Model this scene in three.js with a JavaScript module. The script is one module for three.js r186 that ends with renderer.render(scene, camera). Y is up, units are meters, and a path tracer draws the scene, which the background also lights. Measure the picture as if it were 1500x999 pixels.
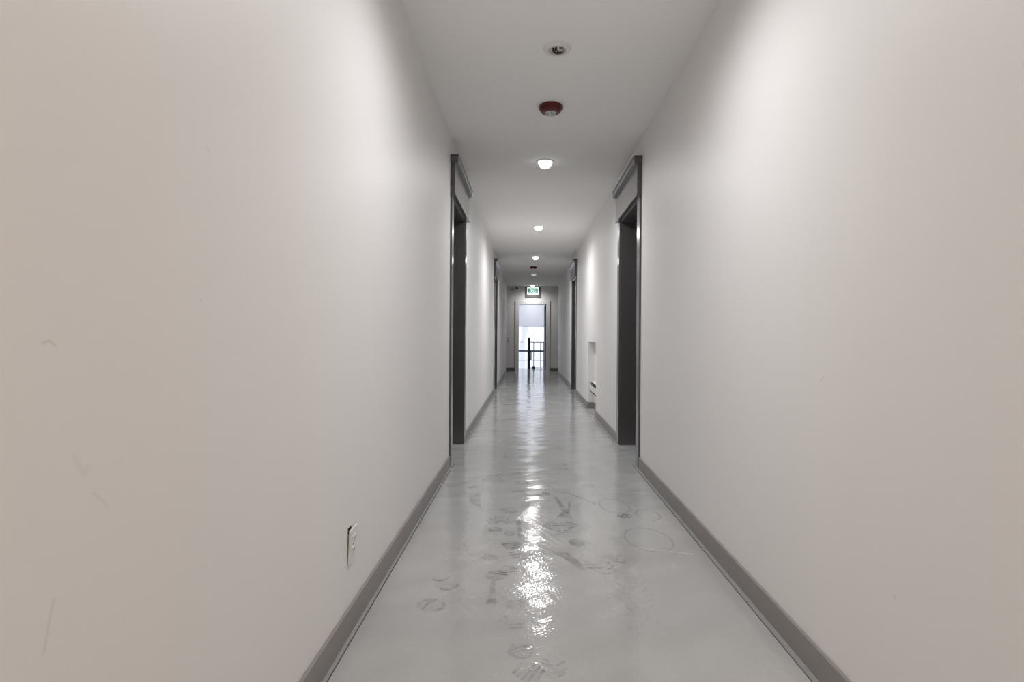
import * as THREE from 'three';
import { RoundedBoxGeometry } from 'three/addons/geometries/RoundedBoxGeometry.js';
import { mergeGeometries } from 'three/addons/utils/BufferGeometryUtils.js';
import { RectAreaLightUniformsLib } from 'three/addons/lights/RectAreaLightUniformsLib.js';

// ---------------------------------------------------------------- camera, sky, exposure
// the corridor runs along -z; s below is the distance down the corridor (s = -z), y = 0 is the floor
const EYE = 1.061, FOCAL = 800;
const camera = new THREE.PerspectiveCamera(2 * Math.atan(499.5 / FOCAL) * 180 / Math.PI, 1500 / 999, 0.05, 200);
camera.position.set(0, EYE, 0);
camera.rotation.z = 0.0065;
camera.setViewOffset(1500, 999, -22.6, 4.9, 1500, 999);        // shifted lens

const scene = new THREE.Scene();
scene.background = new THREE.Color().setRGB(1.12, 1.2, 1.36);    // bright overcast sky
const renderer = new THREE.WebGLRenderer({ antialias: true });
renderer.toneMapping = THREE.LinearToneMapping;
renderer.toneMappingExposure = 1.07;
renderer.shadowMap.enabled = true;
RectAreaLightUniformsLib.init();
const LAMP_POWER = 7.8;

// ---------------------------------------------------------------- helpers
const taken = {};
function numbered(n) { const k = taken[n] ?? 0; taken[n] = k + 1; return k ? n + '_' + String(k).padStart(3, '0') : n; }
function shade(m) { m.castShadow = m.receiveShadow = true; return m; }
function part(name, geo, mat, parent) { const m = shade(new THREE.Mesh(geo, mat)); m.name = numbered(name); parent.add(m); return m; }
function struct(name, geo, mat, label) { const m = part(name, geo, mat, scene); m.userData = { kind: 'structure', label }; return m; }
function thing(name, label, category, [x, y, z], group) {
  const o = new THREE.Group(); o.name = numbered(name); o.position.set(x, y, z);
  o.userData = { label, category }; if (group) o.userData.group = group; scene.add(o); return o;
}
// box from ranges in x, y and z
function bx(x0, x1, y0, y1, z0, z1) {
  const g = new THREE.BoxGeometry(Math.abs(x1 - x0), Math.abs(y1 - y0), Math.abs(z1 - z0));
  return g.translate((x0 + x1) / 2, (y0 + y1) / 2, (z0 + z1) / 2);
}
function rbx(x0, x1, y0, y1, z0, z1, r = 0.004) {
  const g = new RoundedBoxGeometry(Math.abs(x1 - x0), Math.abs(y1 - y0), Math.abs(z1 - z0), 2, r);
  return g.translate((x0 + x1) / 2, (y0 + y1) / 2, (z0 + z1) / 2);
}
function lathe(pts, n = 40) { return new THREE.LatheGeometry(pts.map(([r, y]) => new THREE.Vector2(r, y)), n); }
function rng(seed) { let a = seed; return () => { a = (a + 0x6D2B79F5) | 0; let t = Math.imul(a ^ (a >>> 15), 1 | a); t = (t + Math.imul(t ^ (t >>> 7), 61 | t)) ^ t; return ((t ^ (t >>> 14)) >>> 0) / 4294967296; }; }

// a tile of random waves, seamless: bands of [waves, lowest and highest cycles per tile, stretch along x, height]
function waveTile(N, bands, seed) {
  const R = rng(seed), h = new Float32Array(N * N);
  for (const [n, k0, k1, stretch, amp] of bands) for (let i = 0; i < n; i++) {
    const k = k0 + R() * (k1 - k0), th = R() * 6.283, kx = Math.round(k * Math.cos(th) / stretch), kz = Math.round(k * Math.sin(th)), ph = R() * 6.283;
    const a = amp * Math.sqrt(2 / n);
    const cx = new Float32Array(N), sx = new Float32Array(N);
    for (let x = 0; x < N; x++) { cx[x] = Math.cos(6.28318 * kx * x / N); sx[x] = Math.sin(6.28318 * kx * x / N); }
    for (let y = 0; y < N; y++) {
      const c = a * Math.cos(6.28318 * kz * y / N + ph), s = a * Math.sin(6.28318 * kz * y / N + ph), o = y * N;
      for (let x = 0; x < N; x++) h[o + x] += c * cx[x] - s * sx[x];
    }
  }
  return h;
}
function heightTexture(N, h, span) {                             // heights in metres, span = black to white
  const d = new Float32Array(N * N * 4);
  for (let i = 0; i < N * N; i++) { const v = Math.min(1, Math.max(0, 0.5 + h[i] / span)); d[i * 4] = d[i * 4 + 1] = d[i * 4 + 2] = v; d[i * 4 + 3] = 1; }
  const t = new THREE.DataTexture(d, N, N, THREE.RGBAFormat, THREE.FloatType);
  t.wrapS = t.wrapT = THREE.RepeatWrapping; t.magFilter = t.minFilter = THREE.LinearFilter; t.needsUpdate = true; return t;
}

// ---------------------------------------------------------------- materials
const std = (r, g, b, rough, more = {}) => new THREE.MeshStandardMaterial({ color: new THREE.Color(`rgb(${r},${g},${b})`), roughness: rough, ...more });
const M = {
  ceiling: std(249, 248, 246, 0.9),
  endWall: std(226, 224, 221, 0.55),
  dark: new THREE.MeshPhysicalMaterial({ color: 'rgb(85,82,82)', roughness: 0.28, clearcoat: 0.9, clearcoatRoughness: 0.17 }),
  door: std(70, 70, 74, 0.35),
  base: std(144, 139, 136, 0.42),
  whiteTrim: std(226, 224, 222, 0.4),
  groove: std(38, 37, 37, 0.8),
  edge: std(158, 157, 157, 0.35),
  plastic: std(232, 230, 226, 0.35),
  greyPlastic: std(96, 95, 91, 0.5),
  black: std(12, 12, 13, 0.6),
  red: std(88, 7, 11, 0.35),
  navy: std(30, 33, 46, 0.4),
  steel: std(120, 124, 132, 0.35, { metalness: 0.6 }),
  heater: std(232, 230, 226, 0.35),
  landing: std(206, 206, 214, 0.5),
  glass: new THREE.MeshPhysicalMaterial({ color: 0xffffff, transmission: 1, thickness: 0, roughness: 0, ior: 1.5 }),
  lens: new THREE.MeshPhysicalMaterial({ color: 0xf4f4f4, transmission: 0.75, thickness: 0, roughness: 0.12, ior: 1.45 }),
  chrome: std(215, 215, 218, 0.18, { metalness: 1 }),
  blind: new THREE.MeshPhysicalMaterial({ color: 0xf4f4f6, transmission: 0.75, thickness: 0, roughness: 1 }),
  snow: std(236, 238, 244, 0.95),
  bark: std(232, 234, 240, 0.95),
  glow: new THREE.MeshStandardMaterial({ color: 0xffffff, roughness: 0.6, emissive: 0xffffff, emissiveIntensity: 2.2 }),
  diffuserOff: std(222, 222, 220, 0.5, { emissive: new THREE.Color(0xffffff), emissiveIntensity: 0.3 }),
};

// ---------------------------------------------------------------- layout
const LX = -0.635, RX = 0.923, CEIL = 2.698, TH = 0.25;
const S_BACK = -6.2, S_SIDE = 16.3, S_END = 17.4, S_LAND = 17.55, S_EDGE = 18.92, S_WIN = 20.5;
const DOOR_S = [4.45, 10.27], DOOR_LEN = 1.09, CASING = 0.11;   // near edge of the casing, whole width, casing width
const NICHE = [7.33, 8.25, 1.005, 0.09];
const LIGHT_X = 0.154, LIGHT_S = [-3.84, -0.87, 2.1, 5.08, 8.05, 11.04, 14.01, 16.98, 19.95], UNLIT = 14.01, LEVEL = [0.97, 0.97, 0.72, 1.02, 1.05, 1.12, 0, 0.5, 0.5];   // the lamps are not all equally strong

// ---------------------------------------------------------------- floor: sealed grey paint with boot prints, scuffs and dried rings
const rip = (() => {
  const N = 1024;                                               // a 1.5 m tile
  const fine = waveTile(N, [[90, 50, 130, 1, 0.000052], [40, 12, 40, 1, 0.00009]], 11);
  const broad = waveTile(N, [[26, 3, 9, 1.6, 0.0008], [10, 1, 3, 1.5, 0.0006], [20, 8, 14, 1.4, 0.00018]], 12);
  for (let i = 0; i < fine.length; i++) fine[i] += broad[i];
  return heightTexture(N, fine, 0.006);
})();
const NZ = (() => { const R = rng(5), w = []; for (let i = 0; i < 26; i++) { const k = 1.5 * Math.pow(1.28, i % 13) * (0.8 + 0.5 * R()), t = R() * 6.283; w.push([k * Math.cos(t) * 1.2, k * Math.sin(t), R() * 6.283, Math.pow(k, -0.5)]); } return w; })();
const mottle = (x, s) => { let v = 0; for (const [a, b, p, m] of NZ) v += m * Math.sin(a * x + b * s + p); return v; };
const WORN = waveTile(512, [[80, 30, 140, 1, 0.55], [50, 4, 24, 1, 0.6]], 41);
function floorSkin(x0, x1, s0, s1, scale, paint) {
  const W = Math.round((x1 - x0) * scale), H = Math.round((s1 - s0) * scale);
  const c = document.createElement('canvas'); c.width = W; c.height = H;
  const g = c.getContext('2d'), im = g.createImageData(W, H), R = rng(21);
  for (let y = 0; y < H; y++) for (let x = 0; x < W; x++) {
    const v = 2.6 * mottle(x0 + x / scale, s0 + y / scale) + (R() - 0.5) * 4, i = (y * W + x) * 4;
    im.data[i] = 179 + v; im.data[i + 1] = 179 + v; im.data[i + 2] = 178 + v; im.data[i + 3] = 255;
  }
  if (paint) {                                                    // paint() works in metres (x, s); its marks are worn away in patches
    const c2 = document.createElement('canvas'); c2.width = W; c2.height = H; const g2 = c2.getContext('2d');
    g2.setTransform(scale, 0, 0, scale, -x0 * scale, -s0 * scale); paint(g2);
    const mk = g2.getImageData(0, 0, W, H).data, wob = WORN;
    for (let y = 1; y < H - 1; y++) for (let x = 1; x < W - 1; x++) {
      let a = 0, r = 0, i = (y * W + x) * 4;
      for (const k of [0, 0, -4, 4, -4 * W, 4 * W]) { const q = mk[i + k + 3] / 6; a += q; r += q * mk[i + k]; }
      if (a < 1) continue;
      r /= a; const n = wob[(y % 512) * 512 + (x % 512)], k = Math.min(0.9, Math.max(0, a / 255 * (0.95 + 0.45 * n)));
      for (let j = 0; j < 3; j++) im.data[i + j] += (r - im.data[i + j]) * k;
    }
  }
  g.putImageData(im, 0, 0);
  const t = new THREE.CanvasTexture(c); t.colorSpace = THREE.SRGBColorSpace; t.minFilter = t.magFilter = THREE.LinearFilter; t.generateMipmaps = false;
  const b = rip.clone(); b.repeat.set((x1 - x0) / 1.5, (s1 - s0) / 1.5); b.offset.set(x0 / 1.5, -s0 / 1.5); b.needsUpdate = true;
  return new THREE.MeshPhysicalMaterial({ map: t, bumpMap: b, bumpScale: 0.006, roughness: 0.11, specularIntensity: 0.9 });
}
const DIRT = (a) => `rgba(104,106,102,${a})`;
const TR = rng(61);
function tread(g, x, s, w, a, turn, kind) {                      // one print: lugs in two columns, bars under a heel, or curved lugs round a toe
  g.save(); g.translate(x, s); g.rotate(turn); const l = w * (1.0 + 0.5 * TR()), n = 4 + Math.floor(TR() * 2);
  const soft = g.createRadialGradient(0, 0, w * 0.1, 0, 0, w * 0.6); soft.addColorStop(0, DIRT(a * 0.2)); soft.addColorStop(0.7, DIRT(a * 0.12)); soft.addColorStop(1, DIRT(0));
  g.fillStyle = soft; g.beginPath(); g.ellipse(0, 0, w * 0.6, l * 0.6, 0, 0, 7); g.fill();
  g.lineCap = 'round';
  for (let i = 0; i < n; i++) for (const side of [-1, 1]) {
    if (TR() < 0.16) continue;
    const t = (i + 0.5) / n * 2 - 1, y = t * l * 0.46, half = w * 0.5 * Math.sqrt(1 - t * t * 0.8), x0 = side * w * (0.05 + 0.04 * TR()), x1 = side * half;
    g.strokeStyle = DIRT(a * (0.3 + 0.5 * TR())); g.lineWidth = l / n * (0.3 + 0.22 * TR());
    const bend = kind === 0 ? 0.2 * w : kind === 2 ? -0.28 * w * t : 0.02 * w;
    g.beginPath(); g.moveTo(x0, y); g.quadraticCurveTo((x0 + x1) / 2, y + bend * 0.2, x1 * (0.86 + 0.14 * TR()), y + bend); g.stroke();
  }
  g.restore();
}
function blot(g, pts, a) {                                        // a smear with soft edges: the outline filled a few times, growing
  const cx = pts.reduce((t, p) => t + p[0], 0) / pts.length, cy = pts.reduce((t, p) => t + p[1], 0) / pts.length;
  for (const k of [1.12, 0.98, 0.84]) {
    g.beginPath(); pts.forEach(([x, y], i) => g[i ? 'lineTo' : 'moveTo'](cx + (x - cx) * k, cy + (y - cy) * k)); g.closePath();
    g.fillStyle = DIRT(a / 3); g.fill();
  }
}
function line(g, pts, w, style) { g.strokeStyle = style; g.lineWidth = w; g.lineCap = g.lineJoin = 'round'; g.beginPath(); pts.forEach(([x, y], i) => g[i ? 'lineTo' : 'moveTo'](x, y)); g.stroke(); }
function marks(g) {
  const T = [[-0.109, 3.347, 0.1, 0.5], [-0.182, 3.171, 0.087, 0.7], [-0.169, 3.013, 0.075, 0.6], [-0.074, 3.149, 0.079, 0.6], [-0.088, 2.952, 0.052, 0.6], [-0.072, 2.787, 0.091, 0.9], [-0.022, 2.665, 0.093, 0.5], [-0.169, 2.63, 0.072, 0.6], [-0.079, 2.492, 0.087, 0.7], [-0.132, 2.434, 0.079, 0.7], [-0.338, 2.344, 0.094, 0.5], [-0.373, 2.164, 0.092, 0.4], [-0.041, 2.174, 0.071, 0.3], [-0.062, 2.009, 0.09, 0.35], [-0.015, 1.851, 0.079, 0.45], [0.012, 1.734, 0.087, 0.4], [0.093, 1.75, 0.074, 0.4], [-0.031, 3.995, 0.1, 0.6], [0.14, 3.872, 0.087, 0.7], [0.111, 3.703, 0.102, 0.7], [0.19, 3.086, 0.185, 0.5], [0.425, 2.623, 0.111, 0.45], [0.36, 2.514, 0.107, 0.45], [0.587, 3.259, 0.073, 1], [-0.161, 4.862, 0.085, 0.6], [0.294, 4.562, 0.08, 0.5], [0.302, 4.42, 0.077, 0.5], [0.304, 5.236, 0.079, 0.4], [0.444, 3.915, 0.088, 0.4], [-0.342, 3.843, 0.144, 0.3], [-0.24, 4.067, 0.153, 0.5], [0.123, 3.392, 0.059, 0.5]];
  T.forEach(([x, s, w, a], i) => tread(g, x, s, w * 1.12, a, [0.1, -0.3, 0.5, 1.1][i % 4], [1, 0, 2][i % 3]));
  blot(g, [[-0.063, 3.173], [-0.035, 3.174], [-0.021, 2.912], [-0.042, 2.892]], 0.42);
  blot(g, [[-0.15, 2.379], [-0.132, 2.38], [-0.128, 2.25], [-0.115, 2.178], [-0.158, 2.178], [-0.152, 2.247]], 0.4);
  blot(g, [[-0.396, 3.723], [-0.313, 3.725], [-0.287, 3.425], [-0.255, 3.344], [-0.364, 3.508]], 0.32);
  blot(g, [[-0.123, 3.763], [-0.029, 3.816], [0.052, 3.801], [-0.029, 3.748]], 0.35);
  blot(g, [[0.183, 3.672], [0.212, 3.61], [0.241, 3.42], [0.258, 3.381], [0.274, 3.537], [0.284, 3.493], [0.262, 3.302], [0.275, 3.179], [0.178, 3.226], [0.221, 3.328]], 0.42);
  g.beginPath(); g.ellipse(0.263, 2.83, 0.04, 0.055, 0.2, 0, 7); g.fillStyle = DIRT(0.28); g.fill();
  blot(g, [[0.121, 2.728], [0.15, 2.694], [0.208, 2.703], [0.247, 2.612], [0.271, 2.505], [0.238, 2.519], [0.194, 2.604]], 0.4);
  line(g, [[0.207, 3.77], [0.297, 3.723], [0.378, 3.599], [0.441, 3.497]], 0.012, DIRT(0.32));
  line(g, [[0.137, 2.935], [0.213, 2.978], [0.289, 2.99]], 0.01, DIRT(0.3));
  line(g, [[-0.541, 3.891], [-0.409, 4.024], [-0.267, 4.166], [-0.034, 4.256]], 0.08, DIRT(0.1));
  line(g, [[-0.419, 4.122], [-0.2, 4.23], [-0.034, 4.299]], 0.05, DIRT(0.14));
  line(g, [[0.153, 4.261], [0.238, 4.263]], 0.05, DIRT(0.12));
  g.strokeStyle = DIRT(0.26); g.lineWidth = 0.009;
  for (const [x, s, rx, rs] of [[0.557, 3.456, 0.088, 0.15], [0.732, 3.287, 0.066, 0.1], [0.647, 2.885, 0.118, 0.17]]) { g.beginPath(); g.ellipse(x, s, rx, rs, 0.15, 0, 7); g.stroke(); }
  const LIGHT = 'rgba(214,213,210,0.45)';
  line(g, [[0.598, 3.865], [0.734, 3.816]], 0.008, LIGHT); line(g, [[0.609, 3.78], [0.811, 3.751]], 0.008, LIGHT);
  line(g, [[0.552, 2.771], [0.682, 2.737], [0.821, 2.688]], 0.01, LIGHT); line(g, [[0.69, 2.58], [0.693, 2.526], [0.729, 2.542]], 0.006, LIGHT);
  const R = rng(31);                                             // a scratchy patch of brush hairs
  for (let i = 0; i < 90; i++) { const x = 0.43 + (R() - 0.5) * 0.2, s = 2.2 + (R() - 0.5) * 0.5; line(g, [[x, s], [x + 0.03 * (R() - 0.3), s + 0.03 * R()]], 0.003, DIRT(0.2)); }
  for (let i = 0; i < 26; i++) { const x = -0.55 + R() * 1.4, s = 1.3 + R() * 5.8; line(g, [[x, s], [x + 0.2 * (R() - 0.5), s + 0.1 * (R() - 0.5)]], 0.005, `rgba(205,204,202,${0.08 + 0.15 * R()})`); }
}
const FL = LX + 0.029, FR = RX - 0.036;                            // edges of the painted field
function floorPiece(x0, x1, s0, s1, scale, paint, label) {
  const geo = bx(x0, x1, -0.02, 0, -s1, -s0), p = geo.attributes.position, uv = geo.attributes.uv;
  for (let i = 0; i < p.count; i++) uv.setXY(i, (p.getX(i) - x0) / (x1 - x0), 1 - (-p.getZ(i) - s0) / (s1 - s0));
  return struct('floor', geo, floorSkin(x0, x1, s0, s1, scale, paint), label);
}
floorPiece(FL, FR, 1.2, 7.2, 330, marks, 'glossy grey painted corridor floor with boot prints');
floorPiece(FL, FR, 7.2, S_SIDE, 150, null, 'glossy grey painted floor of the far corridor');
floorPiece(FL, FR, S_BACK, 1.2, 60, null, 'grey painted floor nearest the viewer');
floorPiece(-3.2, 3.2, S_SIDE, S_EDGE, 60, null, 'grey painted floor of the cross passage and stair landing');
struct('floor', bx(-3.5, 3.5, -0.16, -0.0205, -S_SIDE, -S_BACK), M.groove, 'dark bed under the painted floor');
struct('floor', bx(-3.2, 3.2, -0.2, -0.0205, -S_EDGE, -S_SIDE), M.landing, 'landing slab at the stair well');

// ---------------------------------------------------------------- ceiling and walls
struct('ceiling', bx(-3.5, 3.5, CEIL, CEIL + 0.15, -S_WIN - 0.2, -S_BACK + 0.2), M.ceiling, 'plain white corridor ceiling');
function wallSkin(spots) {                                         // eggshell paint with a few rubbed marks; uv in metres (s, y)
  const S0 = 0.5, S1 = 2.1, H = 2.2, k = 480, c = document.createElement('canvas'); c.width = (S1 - S0) * k; c.height = H * k;
  const g = c.getContext('2d'); g.fillStyle = 'rgb(238,236,234)'; g.fillRect(0, 0, c.width, c.height);
  g.setTransform(k, 0, 0, -k, -S0 * k, H * k);
  for (const [pts, w, a] of spots) for (const m of [1, 0.55]) line(g, pts, w * m, `rgba(150,142,132,${a * 0.55})`);
  const t = new THREE.CanvasTexture(c); t.colorSpace = THREE.SRGBColorSpace; t.minFilter = t.magFilter = THREE.LinearFilter; t.generateMipmaps = false;
  t.wrapS = t.wrapT = THREE.ClampToEdgeWrapping; t.repeat.set(1 / (S1 - S0), 1 / H); t.offset.set(-S0 / (S1 - S0), 0);
  return new THREE.MeshPhysicalMaterial({ map: t, roughness: 0.5, specularIntensity: 0.7 });
}
M.wallLeft = wallSkin([[[[0.715, 1.05], [0.726, 1.053], [0.735, 1.045]], 0.004, 0.2], [[[0.735, 0.705], [0.728, 0.68], [0.72, 0.64]], 0.006, 0.12], [[[1.06, 1.13], [1.062, 1.128]], 0.004, 0.3], [[[1.08, 1.43], [1.083, 1.425]], 0.004, 0.3], [[[0.765, 0.89], [0.785, 0.86], [0.79, 0.87]], 0.01, 0.07], [[[0.8, 0.83], [0.83, 0.8]], 0.006, 0.08]]);
M.wallRight = wallSkin([[[[1.7, 0.945], [1.712, 0.938], [1.72, 0.93]], 0.003, 0.35], [[[1.37, 0.42], [1.36, 0.415]], 0.004, 0.25]]);
function sideWall(name, notches, mat, x, label) {
  const sh = new THREE.Shape(); sh.moveTo(S_BACK, 0);
  for (const [a, b, h] of notches) { sh.lineTo(a, 0); sh.lineTo(a, h); sh.lineTo(b, h); sh.lineTo(b, 0); }
  sh.lineTo(S_SIDE, 0); sh.lineTo(S_SIDE, CEIL); sh.lineTo(S_BACK, CEIL);
  const w = struct(name, new THREE.ExtrudeGeometry(sh, { depth: TH, bevelEnabled: false }), mat, label);
  w.rotation.y = Math.PI / 2; w.position.x = x; return w;
}
const hole = (s) => [s + CASING - 0.01, s + DOOR_LEN - CASING + 0.01, 2.235];
sideWall('wall_left', DOOR_S.map(hole), M.wallLeft, LX - TH, 'long off-white wall on the left of the corridor');
sideWall('wall_right', [hole(DOOR_S[0]), [NICHE[0], NICHE[1], NICHE[2]], hole(DOOR_S[1])], M.wallRight, RX, 'long off-white wall on the right with a low recess');
struct('wall_niche', bx(RX + NICHE[3], RX + TH, 0, NICHE[2], -NICHE[1], -NICHE[0]), M.wallRight, 'off-white back of the low wall recess');
struct('wall_back', bx(LX - TH, RX + TH, 0, CEIL, -S_BACK, -S_BACK + 0.2), M.endWall, 'wall behind the viewer');
struct('wall_passage_left', bx(-3.2, LX - TH, 0, CEIL, -S_SIDE, -S_SIDE + 0.2), M.endWall, 'near wall of the cross passage, left');
struct('wall_passage_right', bx(RX + TH, 3.2, 0, CEIL, -S_SIDE, -S_SIDE + 0.2), M.endWall, 'near wall of the cross passage, right');
struct('wall_west', bx(-3.4, -3.2, -2, CEIL, -S_WIN - 0.2, -S_SIDE + 0.2), M.endWall, 'left end wall of the passage and landing');
struct('wall_east', bx(3.2, 3.4, -2, CEIL, -S_WIN - 0.2, -S_SIDE + 0.2), M.endWall, 'right end wall of the passage and landing');
const DX0 = -0.275, DX1 = 0.597, DH = 2.115;                       // clear opening of the end doorway
{
  const sh = new THREE.Shape(); sh.moveTo(-3.2, 0); sh.lineTo(DX0 - 0.02, 0); sh.lineTo(DX0 - 0.02, DH + 0.02); sh.lineTo(DX1 + 0.02, DH + 0.02); sh.lineTo(DX1 + 0.02, 0);
  sh.lineTo(3.2, 0); sh.lineTo(3.2, CEIL); sh.lineTo(-3.2, CEIL);
  const w = struct('wall_end', new THREE.ExtrudeGeometry(sh, { depth: S_LAND - S_END, bevelEnabled: false }), M.endWall, 'off-white end wall around the bright doorway');
  w.position.z = -S_LAND;
}

// ---------------------------------------------------------------- side doorways in dark paint
let doorCount = 0;
function sideDoor(dir, s0, label) {                                // dir: +1 on the left wall, -1 on the right (towards the corridor)
  const d = new THREE.Group(); d.name = 'door_' + (++doorCount); d.position.set(dir > 0 ? LX : RX, 0, -s0); scene.add(d);
  d.userData = { kind: 'structure', label };
  const b = (i0, i1, y0, y1, a0, a1, r) => (r ? rbx : bx)(dir * i0, dir * i1, y0, y1, -a0, -a1, r);
  const L = DOOR_LEN, C = CASING, H = 2.225;
  part('side_casing', b(0, 0.015, 0.0, H, 0, C, 0.003), M.dark, d);
  part('side_casing', b(0, 0.015, 0.0, H, L - C, L, 0.003), M.dark, d);
  part('header_bead', b(0, 0.043, H, H + 0.014, -0.006, L + 0.006, 0.004), M.dark, d);
  part('header_board', b(0, 0.037, H + 0.014, 2.478, 0, L), M.dark, d);
  part('crown_moulding', mergeGeometries([b(0, 0.056, 2.478, 2.488, -0.014, L + 0.014), b(0, 0.066, 2.488, 2.535, -0.022, L + 0.022, 0.003), b(0, 0.07, 2.535, 2.545, -0.026, L + 0.026)].map((g) => g.index ? g.toNonIndexed() : g)), M.dark, d);
  part('side_jamb', b(-TH, 0.002, 0.0, H - 0.015, C - 0.01, C + 0.012), M.dark, d);
  part('side_jamb', b(-TH, 0.002, 0.0, H - 0.015, L - C - 0.012, L - C + 0.01), M.dark, d);
  part('head_jamb', b(-TH, 0.002, H - 0.015, H + 0.008, C - 0.01, L - C + 0.01), M.dark, d);
  for (const a of [C + 0.012, L - C - 0.024]) part('door_stop', b(-0.2, -0.165, 0.0, H - 0.015, a, a + 0.012), M.dark, d);
  const p = part('door_panel', b(-0.245, -0.201, 0.008, H - 0.02, C + 0.014, L - C - 0.014), M.door, d);
  for (const y of [0.25, 1.25]) part('raised_panel', b(-0.201, -0.195, y, y + 0.75, C + 0.12, L - C - 0.12, 0.003), M.door, p);
  part('door_handle', mergeGeometries([b(-0.201, -0.15, 0.99, 1.01, C + 0.07, C + 0.09), b(-0.16, -0.145, 0.99, 1.01, C + 0.07, C + 0.19)]), M.steel, p);
  return d;
}
sideDoor(1, DOOR_S[0], 'nearer dark-painted doorway in the left wall');
sideDoor(-1, DOOR_S[0], 'nearer dark-painted doorway in the right wall');
sideDoor(1, DOOR_S[1], 'farther dark-painted doorway in the left wall');
sideDoor(-1, DOOR_S[1], 'farther dark-painted doorway in the right wall');
for (const s of DOOR_S) {                                           // the painted floor runs on into each doorway
  floorPiece(LX - TH, FL - 0.0, s + CASING + 0.014, s + DOOR_LEN - CASING - 0.014, 60, null, 'painted floor inside a left doorway');
  floorPiece(FR, RX + TH, s + CASING + 0.014, s + DOOR_LEN - CASING - 0.014, 60, null, 'painted floor inside a right doorway');
}
floorPiece(FR, RX + NICHE[3], NICHE[0], NICHE[1], 60, null, 'painted floor inside the wall recess');

// end doorway: white frame, dark leaf folded back into the landing
{
  const d = new THREE.Group(); d.name = 'door_' + (++doorCount); d.position.set(0, 0, -S_END); scene.add(d);
  d.userData = { kind: 'structure', label: 'white framed doorway at the corridor end, its dark door open' };
  const c = 0.1, o = 0.012;
  part('side_casing', rbx(DX0 - o - c, DX0 - o, 0, DH + o + c, 0, 0.016, 0.003), M.whiteTrim, d);
  part('side_casing', rbx(DX1 + o, DX1 + o + c, 0, DH + o + c, 0, 0.016, 0.003), M.whiteTrim, d);
  part('head_casing', rbx(DX0 - o, DX1 + o, DH + o, DH + o + c, 0, 0.016, 0.003), M.whiteTrim, d);
  part('casing_edge', bx(DX0 - o - c - 0.012, DX0 - o - c, 0, DH + o + c, 0, 0.02), M.greyPlastic, d);
  part('casing_edge', bx(DX1 + o + c, DX1 + o + c + 0.012, 0, DH + o + c, 0, 0.02), M.greyPlastic, d);
  part('side_jamb', bx(DX0 - 0.02, DX0, 0, DH, 0, -0.15), M.whiteTrim, d);
  part('side_jamb', bx(DX1, DX1 + 0.02, 0, DH, 0, -0.15), M.whiteTrim, d);
  part('head_jamb', bx(DX0 - 0.02, DX1 + 0.02, DH, DH + 0.02, 0, -0.15), M.whiteTrim, d);
  const p = part('door_panel', rbx(DX1 - 0.043, DX1 + 0.002, 0.012, DH - 0.004, -0.155, -1.01, 0.003), M.navy, d);
  part('door_handle', mergeGeometries([bx(DX1 + 0.002, DX1 + 0.05, 0.99, 1.01, -0.92, -0.94), bx(DX1 + 0.035, DX1 + 0.05, 0.99, 1.01, -0.94, -0.82)]), M.steel, p);
}

// ---------------------------------------------------------------- baseboards and the loose floor edging strip
const BH = 0.094, BT = 0.012;
let trimCount = 0;
function edging(x0, x1, s0, s1) {
  const m = struct('trim_' + (++trimCount), bx(x0, x1, -0.0204, 0.0015, -s1, -s0), M.edge, 'narrow grey floor edging strip under the baseboard');
  m.name = 'trim_' + trimCount;
}
const gaps = (cut) => { const out = []; let a = S_BACK; for (const [c, d] of cut) { out.push([a, c]); a = d; } out.push([a, S_SIDE]); return out; };
const underCasing = (a, b) => [DOOR_S.some((s) => Math.abs(s + DOOR_LEN - a) < 1e-6) ? a - CASING - 0.014 : a, DOOR_S.some((s) => Math.abs(s - b) < 1e-6) ? b + CASING + 0.014 : b];
const doorCut = DOOR_S.map((s) => [s, s + DOOR_LEN]);
for (const [a, b] of gaps(doorCut)) {
  struct('baseboard_left', rbx(LX, LX + BT, 0, BH, -b, -a, 0.003), M.base, 'dark grey baseboard along the left wall');
  edging(LX, FL - 0.004, ...underCasing(a, b));
}
for (const [a, b] of gaps([doorCut[0], [NICHE[0], NICHE[1]], doorCut[1]])) {
  struct('baseboard_right', rbx(RX - BT, RX, 0, BH, -b, -a, 0.003), M.base, 'dark grey baseboard along the right wall');
  edging(FR + 0.004, RX, ...underCasing(a, b));
}
struct('baseboard_niche', rbx(RX + NICHE[3] - BT, RX + NICHE[3], 0, BH, -NICHE[1], -NICHE[0], 0.003), M.base, 'dark grey baseboard across the back of the wall recess');
struct('baseboard_niche', rbx(RX, RX + NICHE[3] - BT, 0, BH, -NICHE[1], -NICHE[1] + BT, 0.003), M.base, 'dark grey baseboard on the far side of the wall recess');
struct('baseboard_end', rbx(-3.2, DX0 - 0.126, 0, 0.1, -S_END, -S_END + BT, 0.003), M.dark, 'dark baseboard left of the end doorway');
struct('baseboard_end', rbx(DX1 + 0.126, 3.2, 0, 0.1, -S_END, -S_END + BT, 0.003), M.dark, 'dark baseboard right of the end doorway');

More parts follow.
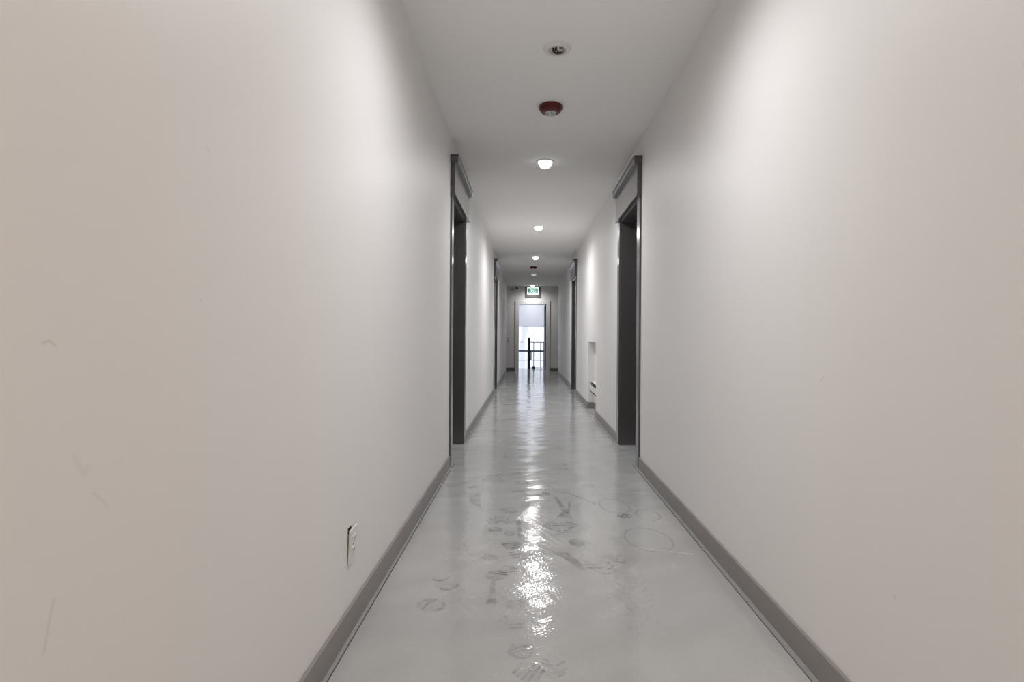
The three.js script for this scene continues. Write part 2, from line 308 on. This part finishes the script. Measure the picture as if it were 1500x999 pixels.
// ---------------------------------------------------------------- stair well and window beyond the end doorway
struct('floor', bx(-3.2, 3.2, -1.6, -1.45, -S_WIN, -S_EDGE + 0.6), M.landing, 'lower landing of the stair well');
struct('wall_stairwell', bx(-3.2, 3.2, -1.6, -0.2, -S_EDGE, -S_EDGE + 0.15), M.landing, 'wall of the stair well under the landing edge');
const SILL = -0.35, HEAD = 2.55;
struct('wall_window', bx(-3.2, 3.2, -2, SILL, -S_WIN - 0.2, -S_WIN), M.landing, 'pale wall under the stair window');
struct('wall_window', bx(-3.2, 3.2, HEAD, CEIL, -S_WIN - 0.2, -S_WIN), M.landing, 'pale wall above the stair window');
for (const [a, b] of [[-3.2, -1.9], [2.3, 3.2]]) struct('wall_window', bx(a, b, SILL, HEAD, -S_WIN - 0.2, -S_WIN), M.landing, 'pale wall beside the stair window');
{
  const w = new THREE.Group(); w.name = 'window_1'; w.position.set(0, 0, -S_WIN - 0.06); scene.add(w);
  w.userData = { kind: 'structure', label: 'large stair window with dark frame behind the railing' };
  const bar = (x0, x1, y0, y1) => part('window_frame', bx(x0, x1, y0, y1, -0.03, 0.03), M.navy, w);
  bar(-1.9, 2.3, SILL, SILL + 0.022); bar(-1.9, 2.3, HEAD - 0.05, HEAD); bar(-1.9, 2.3, 0.535, 0.59); bar(-1.9, 2.3, 0.2, 0.222);
  bar(-1.9, -1.85, SILL, HEAD); bar(2.25, 2.3, SILL, HEAD);
  for (const x of [-0.94, 0.14, 1.22]) bar(x - 0.02, x + 0.02, 0.222, 0.535);
  for (const [x0, x1] of [[-1.85, -0.96], [-0.92, 0.12], [0.16, 1.2], [1.24, 2.25]]) part('pane', bx(x0, x1, 0.222, 0.535, -0.004, 0.004), M.glass, w);
  part('pane', bx(-1.85, 2.25, SILL + 0.022, 0.2, -0.004, 0.004), M.glass, w);
  part('pane', bx(-1.85, 2.25, 0.59, HEAD - 0.05, -0.004, 0.004), M.glass, w);
}
const blind = thing('roller_blind', 'white roller blind half drawn over the stair window', 'blind', [0.2, 1.5, -S_WIN + 0.05]);
part('fabric', bx(-2.08, 2.08, 0.0, 1.03, -0.001, 0.001), M.blind, blind);
part('bottom_bar', rbx(-2.08, 2.08, -0.026, 0.0, -0.01, 0.01, 0.004), M.steel, blind);
{ const g = new THREE.CylinderGeometry(0.03, 0.03, 4.16, 20).rotateZ(Math.PI / 2).translate(0, 1.05, 0); part('roller', g, M.plastic, blind); }

// railing at the stair head
const SR = 18.8;
const rail = thing('stair_railing', 'black metal stair railing with a thick newel post beyond the end doorway', 'railing', [0.056, 0, -SR]);
part('newel_post', rbx(-0.047, 0.047, 0, 1.06, -0.047, 0.047, 0.006), M.navy, rail);
part('top_rail', rbx(0.047, 2.9, 0.895, 0.92, -0.02, 0.02, 0.004), M.navy, rail);
part('bottom_rail', rbx(0.047, 2.9, 0.012, 0.03, -0.012, 0.012, 0.003), M.steel, rail);
for (let i = 0; i < 24; i++) part('baluster', bx(0.27 + i * 0.113, 0.286 + i * 0.113, 0.03, 0.895, -0.008, 0.008), M.navy, rail);
const bal = part('stanchion', bx(0.152, 0.176, 0, 0.895, -0.012, 0.012), M.steel, rail);
part('base_shoe', rbx(0.12, 0.205, 0, 0.08, -0.042, 0.042, 0.005), M.navy, bal);

// outdoors: snow and a frosted tree, overexposed
struct('ground', bx(-60, 60, -1.6, -1.4, -120, -S_WIN - 0.5), M.snow, 'snow-covered ground outside the window');
{
  const R = rng(77), t = thing('bare_tree', 'pale frosted bare tree seen faintly through the stair window', 'tree', [-0.3, -1.4, -33]);
  const limb = (out, p, dir, len, r, depth) => {
    const e = p.clone().addScaledVector(dir, len), mid = p.clone().lerp(e, 0.5).add(new THREE.Vector3((R() - 0.5) * len * 0.12, 0, (R() - 0.5) * len * 0.12));
    out.push(new THREE.TubeGeometry(new THREE.QuadraticBezierCurve3(p, mid, e), 3, r, depth > 2 ? 4 : 6));
    if (depth < 6) for (let i = 0; i < (depth < 2 ? 3 : 2); i++) {
      const d = dir.clone().add(new THREE.Vector3((R() - 0.5) * 1.5, (R() - 0.25) * 0.7, (R() - 0.5) * 1.5)).normalize();
      limb(out, e, d, len * (0.62 + 0.2 * R()), r * 0.62, depth + 1);
    }
  };
  const out = []; limb(out, new THREE.Vector3(0, 0, 0), new THREE.Vector3(0, 1, 0), 2.2, 0.16, 0);
  part('trunk', out[0], M.bark, t); part('branches', mergeGeometries(out.slice(1)), M.bark, t).userData.kind = 'stuff';
}

// ---------------------------------------------------------------- recessed ceiling lights
const ORDER = ['behind the viewer, farthest', 'behind the viewer', 'above the viewer', 'nearest and largest in view, beyond the first red alarm', 'second in view, between the nearer and farther doorways', 'third in view, just before the farther red alarm', '', 'farthest in view, close above the exit sign', 'over the stair landing beyond the end doorway'];
const ring = lathe([[0.062, 0.004], [0.062, -0.004], [0.07, -0.008], [0.084, -0.006], [0.088, 0.0]]);
const dome = lathe([[0.0001, -0.064], [0.022, -0.062], [0.042, -0.053], [0.056, -0.036], [0.062, -0.012], [0.062, 0]]);
LIGHT_S.forEach((s, i) => {
  const lit = s !== UNLIT;
  const t = thing('ceiling_light', lit ? 'lit round ceiling light, ' + ORDER[i] : 'dim white round ceiling light just beyond the farther red alarm', 'light', [LIGHT_X, CEIL, -s], 'round ceiling lights in a row along the corridor');
  part('trim_ring', ring, M.plastic, t);
  part('diffuser', dome, lit ? M.glow : M.diffuserOff, t);
  if (!lit) return;
  const lamp = new THREE.SpotLight(s < 1 ? 0xffead8 : 0xfbfbfd, LAMP_POWER * LEVEL[i], 0, 88 * Math.PI / 180, 1, 2);
  lamp.position.set(LIGHT_X, CEIL - 0.07, -s); lamp.target.position.set(LIGHT_X, 0, -s);
  lamp.castShadow = true; lamp.shadow.radius = 3; lamp.name = 'lamp'; scene.add(lamp, lamp.target);
});

// ---------------------------------------------------------------- fire alarms
function alarm(x, s, label) {
  const t = thing('fire_alarm', label, 'fire alarm', [x, CEIL, -s], 'red ceiling alarm strobes');
  part('mounting_base', lathe([[0.0001, 0], [0.081, 0], [0.083, -0.004], [0.083, -0.02], [0.079, -0.025], [0.0001, -0.025]]), M.red, t);
  part('housing', lathe([[0.072, -0.024], [0.071, -0.038], [0.065, -0.045], [0.048, -0.047], [0.0001, -0.047]]), M.red, t);
  const l = part('strobe_lens', lathe([[0.042, -0.047], [0.04, -0.052], [0.032, -0.058], [0.018, -0.062], [0.0001, -0.063]], 28), M.lens, t);
  part('reflector', lathe([[0.038, -0.0475], [0.02, -0.0495], [0.008, -0.057], [0.0001, -0.057]], 24), M.chrome, l);
  for (const a of [0, 2.1, 4.2]) { const g = bx(-0.003, 0.003, -0.056, -0.0472, 0.008, 0.03).rotateY(a); part('lens_rib', g, M.greyPlastic, l); }
}
alarm(0.154, 3.86, 'dark red ceiling alarm with clear lens, the nearer and larger one');
alarm(0.128, 12.6, 'small dark red ceiling alarm, the farther one near the corridor end');

// open detector base with wires
{
  const t = thing('detector_base', 'white round detector base with dark wires hanging from its open centre', 'detector', [0.158, CEIL, -3.09]);
  part('base_ring', lathe([[0.05, 0], [0.05, -0.002], [0.047, -0.012], [0.052, -0.016], [0.06, -0.014], [0.066, -0.009], [0.077, -0.006], [0.08, 0]]), M.plastic, t);
  part('back_plate', lathe([[0.0001, -0.001], [0.05, -0.001]], 32), M.plastic, t);
  const wire = (pts, r, m) => part('wire', new THREE.TubeGeometry(new THREE.CatmullRomCurve3(pts.map((p) => new THREE.Vector3(...p))), 14, r, 6), m, t);
  const brown = std(58, 22, 20, 0.6);
  wire([[-0.022, -0.002, -0.01], [-0.026, -0.014, 0.005], [-0.02, -0.02, 0.018], [-0.026, -0.012, 0.03]], 0.004, brown);
  wire([[-0.01, -0.002, 0.0], [-0.012, -0.016, 0.012], [-0.006, -0.02, 0.024], [-0.008, -0.008, 0.034]], 0.004, brown);
  wire([[0.0, -0.002, -0.02], [0.014, -0.014, -0.024], [0.028, -0.018, -0.01], [0.034, -0.008, 0.004]], 0.003, M.black);
  wire([[-0.024, -0.008, -0.012], [0.0, -0.016, -0.02], [0.024, -0.013, -0.016]], 0.0065, brown);
  part('terminal_screw', bx(0.012, 0.034, -0.01, -0.002, 0.012, 0.018), M.greyPlastic, t);
}

// ---------------------------------------------------------------- exit sign
{
  const t = thing('exit_sign', 'green and white running-man exit sign on a grey plate above the end doorway', 'sign', [0.166, 2.335, -S_END]);
  part('back_plate', rbx(-0.238, 0.238, 0, 0.34, 0, 0.035, 0.004), M.greyPlastic, t);
  const c = document.createElement('canvas'); c.width = 480; c.height = 304; const g = c.getContext('2d');
  g.fillStyle = '#f4fffc'; g.fillRect(0, 0, 480, 304); g.fillStyle = '#447c70'; g.fillRect(34, 46, 412, 196);
  g.fillStyle = '#e6fff9'; g.fillRect(270, 62, 96, 180);                      // the doorway
  g.fillStyle = '#447c70'; g.fillRect(284, 76, 68, 166);
  g.strokeStyle = '#e6fff9'; g.lineCap = g.lineJoin = 'round'; g.fillStyle = '#e6fff9';
  g.beginPath(); g.arc(228, 78, 18, 0, 7); g.fill();
  const p = (w, ...q) => { g.lineWidth = w; g.beginPath(); q.forEach(([x, y], i) => g[i ? 'lineTo' : 'moveTo'](x, y)); g.stroke(); };
  p(36, [208, 112], [184, 160]); p(18, [216, 108], [254, 128], [282, 116]); p(18, [200, 104], [152, 108], [132, 140]);
  p(22, [186, 166], [226, 190], [214, 230]); p(22, [182, 166], [152, 204], [100, 208]);
  const tx = new THREE.CanvasTexture(c); tx.colorSpace = THREE.SRGBColorSpace; tx.minFilter = tx.magFilter = THREE.LinearFilter; tx.generateMipmaps = false;
  const face = new THREE.MeshStandardMaterial({ map: tx, emissiveMap: tx, emissive: 0xffffff, emissiveIntensity: 0.75, roughness: 0.4 });
  const f = new THREE.PlaneGeometry(0.366, 0.226).translate(0, 0.212, 0.0421); part('sign_face', f, face, t);
  part('sign_frame', rbx(-0.184, 0.184, 0.098, 0.326, 0.03, 0.041, 0.003), M.plastic, t);
  const l = new THREE.RectAreaLight(0xd8fff4, 0.6, 0.36, 0.22); l.position.set(0.166, 2.547, -S_END + 0.046); l.lookAt(0.166, 2.547, 0); l.name = 'sign_light'; scene.add(l);
}

// security camera in the corner of ceiling and end wall
{
  const t = thing('security_camera', 'small white security camera with black lens left of the exit sign', 'camera', [-0.338, 2.64, -S_END]);
  part('mount', lathe([[0.0001, 0.058], [0.06, 0.058], [0.06, 0.03], [0.05, 0.02], [0.0001, 0.02]], 28).translate(0, 0, 0.075), M.plastic, t);
  part('ball', new THREE.SphereGeometry(0.052, 28, 20).translate(0, -0.008, 0.075), M.plastic, t);
  part('lens', new THREE.CylinderGeometry(0.034, 0.036, 0.02, 24).rotateX(Math.PI / 2).translate(0, -0.02, 0.122), M.black, t);
}
{
  const t = thing('sensor', 'small grey box on the end wall left of the security camera', 'sensor', [-0.5, 2.585, -S_END]);
  part('case', rbx(-0.05, 0.05, -0.018, 0.018, 0, 0.03, 0.006), M.greyPlastic, t);
  part('cover_lens', rbx(-0.02, 0.02, -0.01, 0.01, 0.03, 0.034, 0.001), M.plastic, t);
}
// wall plate by the passage corner
{
  const t = thing('wall_plate', 'light wall plate with dark button and slot at the left of the end wall', 'switch', [-0.605, 1.0, -S_END]);
  part('cover_plate', rbx(-0.05, 0.05, -0.1, 0.1, 0, 0.008, 0.003), M.endWall, t);
  part('button', new THREE.CylinderGeometry(0.015, 0.015, 0.01, 20).rotateX(Math.PI / 2).translate(0.0, 0.035, 0.012), M.black, t);
  part('slot', rbx(-0.04, 0.035, -0.052, -0.032, 0.007, 0.014, 0.002), M.greyPlastic, t);
}

// ---------------------------------------------------------------- wall outlet, left wall
{
  const t = thing('wall_outlet', 'white wall outlet with a loose tilted cover plate low on the left wall', 'outlet', [LX, 0.31, -1.98]);
  part('junction_box', bx(-0.002, 0.001, 0.045, 0.0665, 0.0, 0.034), M.black, t);
  const tilt = 0.04;
  const put = (g) => g.translate(0, 0.066, 0).rotateX(0.012).rotateZ(-tilt).translate(0.001, -0.066, 0);
  const plate = part('cover_plate', put(rbx(0, 0.006, -0.064, 0.062, -0.041, 0.041, 0.003)), M.plastic, t);
  for (const y of [-0.02, 0.02]) {
    const r = part('receptacle', put(rbx(0.004, 0.0085, y - 0.016, y + 0.016, -0.016, 0.016, 0.004)), M.plastic, t);
    for (const z of [-0.006, 0.006]) part('slot', put(bx(0.0084, 0.009, y - 0.004, y + 0.006, z - 0.001, z + 0.001)), M.black, r);
    part('ground_hole', put(bx(0.0084, 0.009, y - 0.011, y - 0.007, -0.002, 0.002)), M.black, r);
  }
  part('screw', put(new THREE.CylinderGeometry(0.003, 0.003, 0.002, 12).rotateZ(Math.PI / 2).translate(0.0065, 0, 0)), M.steel, plate);
}

// ---------------------------------------------------------------- convector in the right wall recess
{
  const s0 = NICHE[0] + 0.04, s1 = NICHE[1] - 0.1, z0 = -s1 + 7.8, z1 = -s0 + 7.8;
  const t = thing('wall_heater', 'white slotted heater case mounted in the low recess of the right wall', 'heater', [RX + NICHE[3], 0, -7.8]);
  const D = 0.085;
  part('back_panel', bx(-0.01, 0, 0.25, 0.42, z0, z1), M.heater, t);
  part('top_panel', rbx(-D + 0.025, 0, 0.408, 0.42, z0, z1, 0.003), M.heater, t);
  part('front_panel', rbx(-D, -D + 0.008, 0.295, 0.372, z0, z1, 0.003), M.heater, t);
  part('bottom_panel', rbx(-D + 0.01, 0, 0.25, 0.26, z0, z1, 0.003), M.heater, t);
  for (const z of [z0, z1 - 0.006]) part('end_panel', bx(-D + 0.008, -0.01, 0.26, 0.408, z, z + 0.006), M.heater, t);
  part('element', bx(-0.06, -0.012, 0.29, 0.36, z0 + 0.02, z1 - 0.02), M.black, t);
}

renderer.render(scene, camera);
